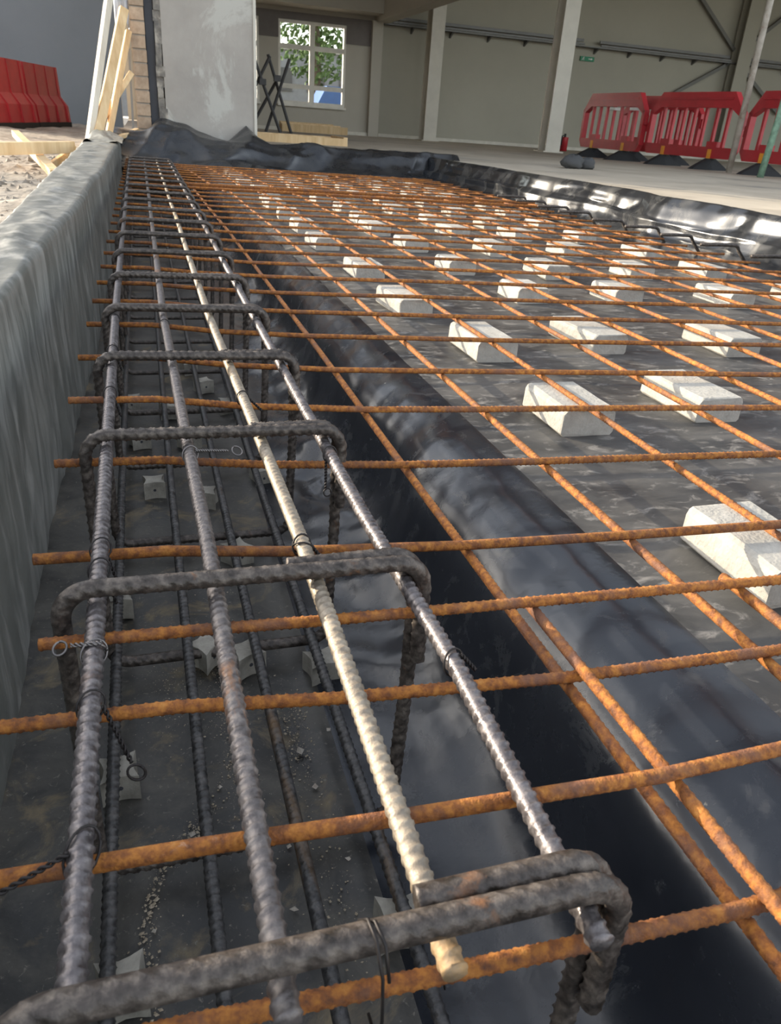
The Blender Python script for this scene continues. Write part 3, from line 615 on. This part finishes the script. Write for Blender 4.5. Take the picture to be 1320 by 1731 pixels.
while yrow < 7.1:
    rows.append([(0.72 + 0.355 * k + random.uniform(-0.04, 0.04), yrow + random.uniform(-0.06, 0.06), random.randrange(4), random.uniform(-0.06, 0.06)) for k in range(5)])
    yrow += 0.47
for ri, row in enumerate(rows):
    for ci, (x, y, v, rz) in enumerate(row):
        if ri == 0 and ci == 1: continue
        o = bpy.data.objects.new('concrete_block', VAR[v]); o.location = (x, y, GZ + 0.0005); o.rotation_euler = (0, 0, rz); link(o)
        if ri == 0: o.scale = (1.0, 1.0, 1.04); lab = 'large pale concrete block nearest the camera at the right'
        else: lab = 'pale concrete block, %s from the trench in the %s row from the camera' % (ORD[ci], ORD[ri])
        tag(o, lab, 'concrete block', 'concrete blocks carrying the mesh')

# small concave spacers on the trench bottom
def spacer_mesh():
    s = 0.021; q = 0.0055; out = []
    for k in range(4):
        a = math.pi / 2 * k; c, d = math.cos(a), math.sin(a)
        for (u, w) in ((s, -s), (s - q * 0.7, -s * 0.45), (s - q, 0), (s - q * 0.7, s * 0.45)): out.append((u * c - w * d, u * d + w * c))
    v, f = prism(out, 'z', 0, 0.036)
    body = mesh('concrete_spacer', v, f, 'spacer')
    ring = mesh('hole', *tube([(0, -s + q - 0.0006, 0.018), (0, -s + q + 0.002, 0.018)], 0.003, 8), 'cavity')
    return body, ring
sb, sr = spacer_mesh()
SPC = [(-0.023, 1.475, 0.05), (0.076, 1.41, -0.2), (0.2, 1.5, 0.2), (0.112, 1.178, 0.5), (0.038, 0.905, 0.75), (0.092, 0.88, 0.35), (0.193, 0.84, 0.15), (-0.076, 0.69, 0.1), (0.186, 0.44, -0.1), (-0.069, 0.44, 0.1), (-0.085, 1.055, 0.1), (0.091, 2.3, 0.3), (0.123, 2.13, 0.4), (0.02, 1.93, 0.1), (-0.07, 2.0, 0), (-0.05, 1.74, 0.2), (0.06, 1.72, 0.5), (0.17, 1.95, 0)]
order = sorted(range(len(SPC)), key=lambda i: SPC[i][1])
for rank, i in enumerate(order):
    x, y, rz = SPC[i]
    o = bpy.data.objects.new('concrete_spacer', sb); o.location = (x, y, TZ + 0.0018); o.rotation_euler = (0, 0, rz); link(o)
    tag(o, 'small grey concrete spacer in the trench, %s from the camera' % ORD[rank], 'spacer', 'small spacers under the bottom bars')
    h_ = bpy.data.objects.new('hole', sr); link(h_, o)

# grit and pebbles on the trench bottom
def chip(c, s, rr):
    a = [Vector((rr.gauss(0, 1), rr.gauss(0, 1), rr.gauss(0, 0.7))).normalized() * s * rr.uniform(0.6, 1.1) for _ in range(6)]
    pts = [(1, 0, 0), (0, 1, 0), (-1, 0, 0), (0, -1, 0), (0, 0, 0.7), (0, 0, -0.6)]
    q = rr.random() * 6.28; e = rr.uniform(0.6, 1.5)
    v = [(c[0] + s * (p[0] * e * math.cos(q) - p[1] * math.sin(q)) * rr.uniform(0.7, 1.2), c[1] + s * (p[0] * e * math.sin(q) + p[1] * math.cos(q)) * rr.uniform(0.7, 1.2), c[2] + s * p[2] * rr.uniform(0.7, 1.2)) for p in pts]
    return v, [(0, 1, 4), (1, 2, 4), (2, 3, 4), (3, 0, 4), (1, 0, 5), (2, 1, 5), (3, 2, 5), (0, 3, 5)]
rr = random.Random(3); G = []
def clus(n, pts, sp, s0, s1):
    for _ in range(n):
        i = rr.randrange(len(pts) - 1); t = rr.random()
        x = pts[i][0] + (pts[i + 1][0] - pts[i][0]) * t + rr.gauss(0, sp); y = pts[i][1] + (pts[i + 1][1] - pts[i][1]) * t + rr.gauss(0, sp * 1.6)
        s = s0 + (s1 - s0) * rr.random() ** 3
        if -0.19 < x < 0.2: G.append(chip((x, y, TZ + 0.003 + s * 0.3), s, rr))
clus(420, [(-0.045, 0.42), (-0.05, 0.5), (-0.035, 0.57), (0.0, 0.61), (0.03, 0.64)], 0.005, 0.0005, 0.0024)
clus(520, [(0.05, 0.66), (0.06, 0.72), (0.055, 0.8), (0.065, 0.86)], 0.010, 0.0004, 0.0016)
clus(420, [(0.125, 0.66), (0.14, 0.74), (0.13, 0.8)], 0.014, 0.0004, 0.0018)
clus(520, [(0.0, 0.8), (0.02, 0.86), (0.0, 0.93)], 0.03, 0.0004, 0.0011)
clus(260, [(0.14, 0.44), (0.16, 0.5), (0.15, 0.6)], 0.022, 0.0004, 0.0018)
clus(220, [(0.0, 0.4), (0.05, 0.62), (0.12, 0.9), (0.05, 1.3)], 0.07, 0.0004, 0.0016)
o = obj('grit', join(G), 'sand', None, False, origin=(0, 0, 0)); tag(o, 'pale sandy grit strewn over the trench bottom', 'grit', kind='stuff')
PB = [(0.137, 0.70, 0.0062, 'largest flat'), (0.145, 0.64, 0.004, 'small rounded'), (0.18, 0.73, 0.0042, 'brownish'), (0.035, 0.665, 0.0036, 'chipped'), (0.148, 0.585, 0.0034, 'pale'), (0.1, 0.565, 0.003, 'tiny oval'), (0.093, 0.49, 0.0034, 'white'), (0.16, 0.535, 0.003, 'tiny grey'), (0.115, 0.54, 0.0026, 'tiny white'), (0.0, 0.605, 0.004, 'cream'), (-0.042, 0.5, 0.0032, 'sand-coloured')]
for x, y, s, w in PB:
    o = obj('pebble', chip((x, y, TZ + 0.004 + s * 0.55), s, rr), 'pebble'); tag(o, '%s pebble on the black trench bottom' % w, 'pebble', 'loose pebbles in the trench')

# ------------------------------------------------------------------ pier, props and timber on the left
pr = empty('brick_pier', (0.5, 8.5, SLAB), 'broken wall end with stacked brick edge and grey plastered face', 'wall')
obj('plaster_face', box(0.255, 1.085, 8.3, 8.72, 0.0, 5.2), 'plaster', pr)
obj('corner_bead', box(1.075, 1.10, 8.285, 8.74, 0.1, 5.2), 'steel_paint', pr)
obj('cavity_strip', box(0.118, 0.19, 8.33, 8.72, 0.0, 5.2), 'cavity', pr)
rv = []
rj = random.Random(5)
for k in range(60):
    z = 0.05 + k * 0.086; rv.append(box(0.186 + rj.uniform(0, 0.01), 0.262 + rj.uniform(-0.02, 0.012), 8.296 + rj.uniform(0, 0.02), 8.6, z, z + 0.0855))
obj('broken_edge', join(rv), 'rubble_edge', pr)
obj('mortar_bed', box(-0.006, 0.112, 8.312, 8.72, 0.0, 5.2), 'mortar', pr)
bm_ = mesh('brick', *box(-0.061, 0.061, 0, 0.4, 0, 0.094), 'brick')
for k in range(47):
    b = bpy.data.objects.new('brick', bm_); link(b, pr)
    b.location = Vector((0.053 + rj.uniform(-0.004, 0.004), 8.298 + rj.uniform(-0.004, 0.006), 0.0 + k * 0.108)) - base_of(pr)
o = obj('hanging_strip', beam((-0.055, 8.45, 0.1), (-0.035, 8.45, 0.86), 0.05, 0.02), 'facade'); tag(o, 'narrow blue grey upright strip beside the brick edge', 'strip')
U2, V2 = np.meshgrid(np.linspace(0, 1, 16), np.linspace(0, 1, 30))
o = obj('insulation_scrap', gridmesh(-0.125 + U2 * 0.12 + 0.015 * vn(V2 * 4, U2 * 2, 3), 8.28 + 0.03 * ridge(U2 * 3, V2 * 3, 5), 1.02 + V2 * 1.0 + 0.03 * vn(U2 * 5, V2 * 0, 8)), 'foil', None, True)
tag(o, 'grey crumpled scrap hanging from the top of the brick edge', 'insulation')

def timber(a, b, w, h, label, mt='timber', upv=(0, 0, 1), name='timber_prop', group=None):
    o = obj(name, beam(a, b, w, h, upv, bev=0.003), mt); tag(o, label, 'timber', group); return o
timber((-0.445, 7.75, 0.0), (-0.06, 8.05, 1.62), 0.075, 0.05, 'pale timber prop standing farthest left beside the pier', 'timber_pale', (-0.9, -0.43, 0))
timber((-0.385, 7.7, 0.02), (-0.05, 8.17, 1.14), 0.05, 0.075, 'yellow timber prop leaning its top on the brick edge', 'timber', (-0.9, -0.43, 0))
timber((-0.30, 7.85, 0.02), (-0.03, 8.265, 0.98), 0.06, 0.05, 'orange timber prop right behind the yellow prop', 'timber', (-0.9, -0.43, 0))
timber((-0.30, 7.95, 0.28), (-0.03, 8.26, 0.66), 0.035, 0.05, 'short brown strut between the props and the brick edge', 'timber', (-0.9, -0.43, 0))
timber((-1.15, 5.55, 0.09), (-0.46, 6.35, 0.11), 0.05, 0.075, 'sawn timber rail lying across the earth left of the upstand', name='timber_rail')
timber((-1.02, 7.9, 0.12), (-0.50, 5.35, 0.0), 0.06, 0.05, 'yellow timber stake slanting down beneath the rail', name='timber_stake')
timber((-0.62, 6.2, -0.02), (-0.46, 6.55, 0.09), 0.03, 0.045, 'thin dark batten tucked under the end of the rail', name='timber_batten')
timber((-0.2, 7.75, 0.13), (-0.02, 8.2, 0.2), 0.05, 0.03, 'short offcut of timber on the far end of the upstand', name='timber_offcut')
# stones on the earth
rr = random.Random(11); ST = []
for _ in range(700):
    y = rr.uniform(1.5, 8); x = -0.45 - rr.random() ** 1.5 * 2.2 - 0.03 * y
    z = 0.035 * float(fbm(x * 0.9, y * 0.9, 3)) + 0.014 * float(fbm(x * 6, y * 6, 9)) - 0.03
    ST.append(chip((x, y, z), rr.uniform(0.006, 0.03) * (0.5 + rr.random()), rr))
o = obj('rubble', join(ST), 'dirt', None, False, origin=(0, 0, 0)); tag(o, 'broken stones scattered over the earth beside the upstand', 'rubble', kind='stuff')

# solid red barriers at far left
def red_block(cx_, cy_, rz, L, label):
    o = empty('site_barrier', (cx_, cy_, 0.0), label, 'barrier', 'solid red barriers in front of the dark facade')
    out = [(-0.22, 0.04), (0.22, 0.04), (0.2, 0.3), (0.1, 0.45), (0.08, 0.9), (-0.08, 0.9), (-0.1, 0.45), (-0.2, 0.3)]
    obj('body', xform(prism(out, 'x', -L / 2, L / 2), (cx_, cy_, 0), rz), 'red_plastic', o)
    for k in range(4):
        x = -L / 2 + 0.06 + k * (L - 0.12) / 3
        obj('rib', xform(prism([(a * 1.12, b if b > 0.1 else b) for a, b in out], 'x', x - 0.05, x + 0.05), (cx_, cy_, 0), rz), 'red_plastic', o)
    obj('base', xform(box(-L / 2, L / 2, -0.25, 0.25, -0.06, 0.05), (cx_, cy_, 0), rz), 'rubber', o)
ang = math.atan2(16.9 - 13.7, -1.3 + 2.05)
for k, lab in enumerate(('solid red plastic barrier at the left edge of the picture', 'solid red plastic barrier ending the row in front of the dark facade')):
    t = -0.05 + 0.52 * k
    red_block(-2.12 + 0.72 * (t + 0.26), 13.4 + 3.3 * (t + 0.26), ang, 1.62, lab)

# ------------------------------------------------------------------ hall: columns, tray, braces, barriers
def icol(x, y, w, d, h, label, rz=0.0, mt='steel_paint'):
    o = empty('steel_column', (x, y, SLAB), label, 'column'); t = 0.03
    obj('front_flange', xform(box(-w / 2, w / 2, -d / 2, -d / 2 + t, 0, h), (x, y, SLAB), rz), mt, o)
    obj('web', xform(box(-t / 2, t / 2, -d / 2 + t, d / 2 - t, 0, h), (x, y, SLAB), rz), mt, o)
    obj('back_flange', xform(box(-w / 2, w / 2, d / 2 - t, d / 2, 0, h), (x, y, SLAB), rz), mt, o)
    obj('base_plate', xform(box(-w / 2 - 0.06, w / 2 + 0.06, -d / 2 - 0.06, d / 2 + 0.06, 0, 0.02), (x, y, SLAB), rz), mt, o)
icol(6.4, 18.6, 0.3, 0.36, 4.95, 'pale steel column standing against the back wall near the window wall')
icol(7.86, 15.3, 0.3, 0.42, 4.95, 'tall cream steel column left of the red barriers', -0.1)
icol(15.0, 19.27, 0.4, 0.3, 4.95, 'grey steel column of the back wall where the braces meet', 0.0, 'wall_grey')
tr_ = empty('cable_tray', (9.5, 19.35, 2.36), 'grey metal cable tray fixed along the back wall', 'cable tray')
for (xa, xb) in ((5.4, 10.45), (10.9, 14.7), (15.2, 24)):
    obj('tray_rail', box(xa, xb, 19.32, 19.36, 2.49, 2.55), 'tray', tr_); obj('tray_rail', box(xa, xb, 19.25, 19.29, 2.42, 2.46), 'tray', tr_)
obj('tray_bed', box(5.4, 24, 19.27, 19.5, 2.385, 2.41), 'tray', tr_)
for k in range(18):
    x = 6.1 + k * 0.95; obj('bracket', prism([(19.26, 2.385), (19.5, 2.385), (19.5, 2.27)], 'x', x, x + 0.04), 'tray', tr_)
for a, b, lab in (((13.3, 19.4, 3.85), (14.82, 19.4, 2.69), 'dark diagonal brace running up left from the tray'), ((16.2, 19.4, 3.6), (15.19, 19.4, 2.81), 'dark diagonal brace running up right from the tray'), ((14.79, 19.4, 2.41), (12.6, 19.4, 1.22), 'dark diagonal brace running down left behind the barriers'), ((15.22, 19.4, 2.3), (16.7, 19.4, 1.35), 'dark diagonal brace running down right behind the poles')):
    o = obj('wall_brace', beam(a, b, 0.08, 0.07, (0, 1, 0)), 'brace'); tag(o, lab, 'brace', 'wall braces')
sg = empty('exit_sign', (10.7, 19.47, 2.11), 'small green emergency exit sign on the back wall', 'sign')
obj('panel', box(10.5, 10.88, 19.455, 19.5, 2.11, 2.205), 'green_sign', sg)
obj('arrow', ([(10.72, 19.452, 2.15), (10.79, 19.452, 2.15), (10.79, 19.452, 2.135), (10.84, 19.452, 2.158), (10.79, 19.452, 2.18), (10.79, 19.452, 2.166), (10.72, 19.452, 2.166)], [(0, 1, 2, 3, 4, 5, 6)]), 'white_plastic', sg)
obj('running_figure', join([box(10.575, 10.595, 19.45, 19.455, 2.175, 2.195), beam((10.585, 19.452, 2.175), (10.57, 19.452, 2.15), 0.012, 0.004, (0, 1, 0)), beam((10.57, 19.452, 2.15), (10.6, 19.452, 2.125), 0.01, 0.004, (0, 1, 0)), beam((10.57, 19.452, 2.15), (10.54, 19.452, 2.125), 0.01, 0.004, (0, 1, 0)), beam((10.55, 19.452, 2.165), (10.61, 19.452, 2.16), 0.008, 0.004, (0, 1, 0))]), 'white_plastic', sg)
fe = empty('fire_extinguisher', (9.36, 17.5, SLAB), 'dark red fire extinguisher standing behind the cream column', 'extinguisher')
obj('cylinder', tube([(9.36, 17.5, SLAB), (9.36, 17.5, SLAB + 0.26), (9.36, 17.5, SLAB + 0.29)], 0.085, 16), 'red_plastic', fe, True)
obj('valve', tube([(9.36, 17.5, SLAB + 0.28), (9.36, 17.5, SLAB + 0.36)], 0.025, 8), 'rubber', fe)
obj('nozzle_hose', tube([(9.36, 17.5, SLAB + 0.33), (9.27, 17.46, SLAB + 0.31), (9.26, 17.45, SLAB + 0.12)], 0.014, 6), 'rubber', fe)

def barrier(cx_, cy_, rz, label, strips=False):
    """moulded open barrier: local x along its length"""
    o = empty('safety_barrier', (cx_, cy_, SLAB), label, 'barrier', 'open red barriers along the hall')
    L = lambda vf: xform(vf, (cx_, cy_, SLAB), rz)
    t = 0.045
    obj('top_rail', L(prism([(-0.80, 0.93), (-0.74, 1.0), (0.74, 1.0), (0.80, 0.93), (0.96, 0.74), (0.9, 0.70), (0.72, 0.80), (-0.72, 0.80), (-0.9, 0.70), (-0.96, 0.74)], 'y', -t, t)), 'red_plastic', o)
    obj('rail_lip', L(box(-0.74, 0.74, -t - 0.012, t + 0.012, 0.90, 0.93)), 'red_plastic', o)
    obj('bottom_rail', L(prism([(-0.96, 0.26), (-0.88, 0.155), (0.88, 0.155), (0.96, 0.26), (0.9, 0.30), (-0.9, 0.30)], 'y', -t, t)), 'red_plastic', o)
    for s in (-1, 1):
        obj('end_post', L(box(min(s * 0.90, s * 0.965), max(s * 0.90, s * 0.965), -t, t, 0.255, 0.75)), 'red_plastic', o)
        obj('hinge_lug', L(box(min(s * 0.965, s * 1.0), max(s * 0.965, s * 1.0), -0.03, 0.03, 0.55 if s > 0 else 0.45, 0.68 if s > 0 else 0.58)), 'red_plastic', o)
        ft = obj('foot', L(([(s * 0.5 - 0.05, -0.34, 0), (s * 0.5 + 0.05, -0.34, 0), (s * 0.5 + 0.1, 0.0, 0), (s * 0.5 + 0.05, 0.34, 0), (s * 0.5 - 0.05, 0.34, 0), (s * 0.5 - 0.1, 0, 0),
                             (s * 0.5 - 0.045, -0.3, 0.03), (s * 0.5 + 0.045, -0.3, 0.03), (s * 0.5 + 0.045, 0.3, 0.03), (s * 0.5 - 0.045, 0.3, 0.03),
                             (s * 0.5 - 0.045, -0.06, 0.15), (s * 0.5 + 0.045, -0.06, 0.15), (s * 0.5 + 0.045, 0.06, 0.15), (s * 0.5 - 0.045, 0.06, 0.15)],
                 [(0, 5, 4, 3, 2, 1), (0, 1, 7, 6), (1, 2, 3, 8, 12, 11, 7), (3, 4, 9, 8), (4, 5, 0, 6, 10, 13, 9), (6, 7, 11, 10), (8, 9, 13, 12), (10, 11, 12, 13)])), 'rubber', o)
        obj('foot_pin', L(box(s * 0.5 - 0.035, s * 0.5 + 0.035, -t - 0.012, t + 0.012, 0.14, 0.27)), 'orange_plastic', ft)
        obj('foot_block', L(box(s * 0.5 - 0.1, s * 0.5 + 0.1, -t + 0.002, t - 0.002, 0.30, 0.37)), 'red_plastic', o)
    for k in range(7):
        x = -0.9 + (k + 1.0) * 1.8 / 8; w = 0.024
        obj('slat', L(prism([(x - w, 0.29), (x + w, 0.29), (x + w * 0.8, 0.55), (x + w, 0.81), (x - w, 0.81), (x - w * 0.8, 0.55)], 'y', -t * 0.45, t * 0.45)), 'red_plastic', o)
    if strips:
        for x in (0.0, 0.62): obj('reflective_strip', L(box(x - 0.09, x + 0.09, -t - 0.006, t + 0.006, 0.745, 0.785)), 'white_plastic', o)
P0 = Vector((7.64, 13.85)); 
barrier(7.69, 12.78, -math.pi / 2 - 0.0, 'open red slatted barrier at the far left of the row', True)
barrier(7.85, 10.80, -math.pi / 2 + 0.1, 'open red slatted barrier in the middle of the row beside the pole')
barrier(7.92, 8.75, -math.pi / 2 - 0.02, 'open red slatted barrier cut by the right edge of the picture')
barrier(8.35, 12.4, -math.pi / 2 + 0.12, 'open red slatted barrier standing behind the far left one')
o = obj('steel_pole', tube([(7.75, 9.65, SLAB), (7.74, 9.65, 2.4), (7.73, 9.65, 4.6)], 0.042, 10), 'pole_paint', None, True); tag(o, 'tall rusty cream steel pole in front of the barriers', 'pole')
o = obj('steel_pole', tube([(7.39, 8.6, SLAB), (7.44, 8.6, 0.85), (7.5, 8.6, 2.4)], 0.042, 10), 'green_paint', None, True); tag(o, 'green painted steel pole at the right edge of the picture', 'pole')
# dark clods on the slab, boards, trestles
for k, (x, y, s) in enumerate(((4.28, 7.75, 0.1), (4.5, 7.85, 0.085))):
    rr = random.Random(k + 40); V, Fc = [], []
    n1, n2 = 8, 12
    for i in range(n1 + 1):
        for j in range(n2):
            th = math.pi * i / n1; ph = 2 * math.pi * j / n2; q = 1 + 0.18 * rr.uniform(-1, 1)
            V.append((x + s * 1.2 * q * math.sin(th) * math.cos(ph), y + s * q * math.sin(th) * math.sin(ph), SLAB + max(0, s * 0.55 + s * 0.75 * q * math.cos(th))))
    Fc = [(i * n2 + j, (i + 1) * n2 + j, (i + 1) * n2 + (j + 1) % n2, i * n2 + (j + 1) % n2) for i in range(n1) for j in range(n2)]
    o = obj('rubble_lump', (V, Fc), 'clod', None, True); tag(o, ('left' if k == 0 else 'right') + ' of two dark lumps on the slab below the cream column', 'lump')
o = empty('timber_form', (2.0, 10.5, SLAB), 'pale timber tray of boards on the floor right of the pier', 'timber frame')
for y in (10.2, 10.9): obj('side_board', box(1.25, 2.42, y, y + 0.05, SLAB, SLAB + 0.085), 'timber', o)
for x in (1.2, 2.42): obj('end_board', box(x, x + 0.05, 10.2, 10.95, SLAB, SLAB + 0.10), 'timber', o)
obj('deck_panel', box(1.25, 2.42, 10.25, 10.9, SLAB + 0.05, SLAB + 0.07), 'timber_pale', o)
for k in range(3):
    o = obj('yellow_beam', beam((2.75, 17.0 + k * 0.14, SLAB + 0.09 + 0.02 * k), (4.1 - k * 0.12, 17.0 + k * 0.14, SLAB + 0.09 + 0.02 * k), 0.08, 0.14), 'timber'); tag(o, ('front', 'middle', 'rear')[k] + ' yellow timber beam stacked below the window', 'timber', 'stacked yellow beams')
def trestle(bars, label):
    o = empty('trestle_stand', ((bars[0][1][0]), 16, SLAB), label, 'trestle')
    for a, b in bars: obj('leg', tube([(a[0], a[2] if len(a) > 2 else 16, a[1]), (b[0], b[2] if len(b) > 2 else 16, b[1])], 0.028, 8), 'trestle', o)
    a, b = bars[0]
    obj('clamp', box(a[0] * 0.7 + b[0] * 0.3 - 0.06, a[0] * 0.7 + b[0] * 0.3 + 0.06, 15.94, 16.06, a[1] * 0.7 + b[1] * 0.3 - 0.05, a[1] * 0.7 + b[1] * 0.3 + 0.05), 'trestle', o)
trestle([((2.09, 1.29), (2.56, SLAB)), ((2.745, 1.35, 16.1), (2.3, SLAB, 16.1)), ((2.38, 1.36, 16.06), (2.1, 0.85, 16.06))], 'dark steel trestle with crossed legs beside the pier edge')
trestle([((2.37, 1.4, 16.25), (2.81, SLAB, 16.25)), ((2.52, 0.95, 16.35), (2.02, SLAB, 16.35))], 'dark steel trestle nearest the window')
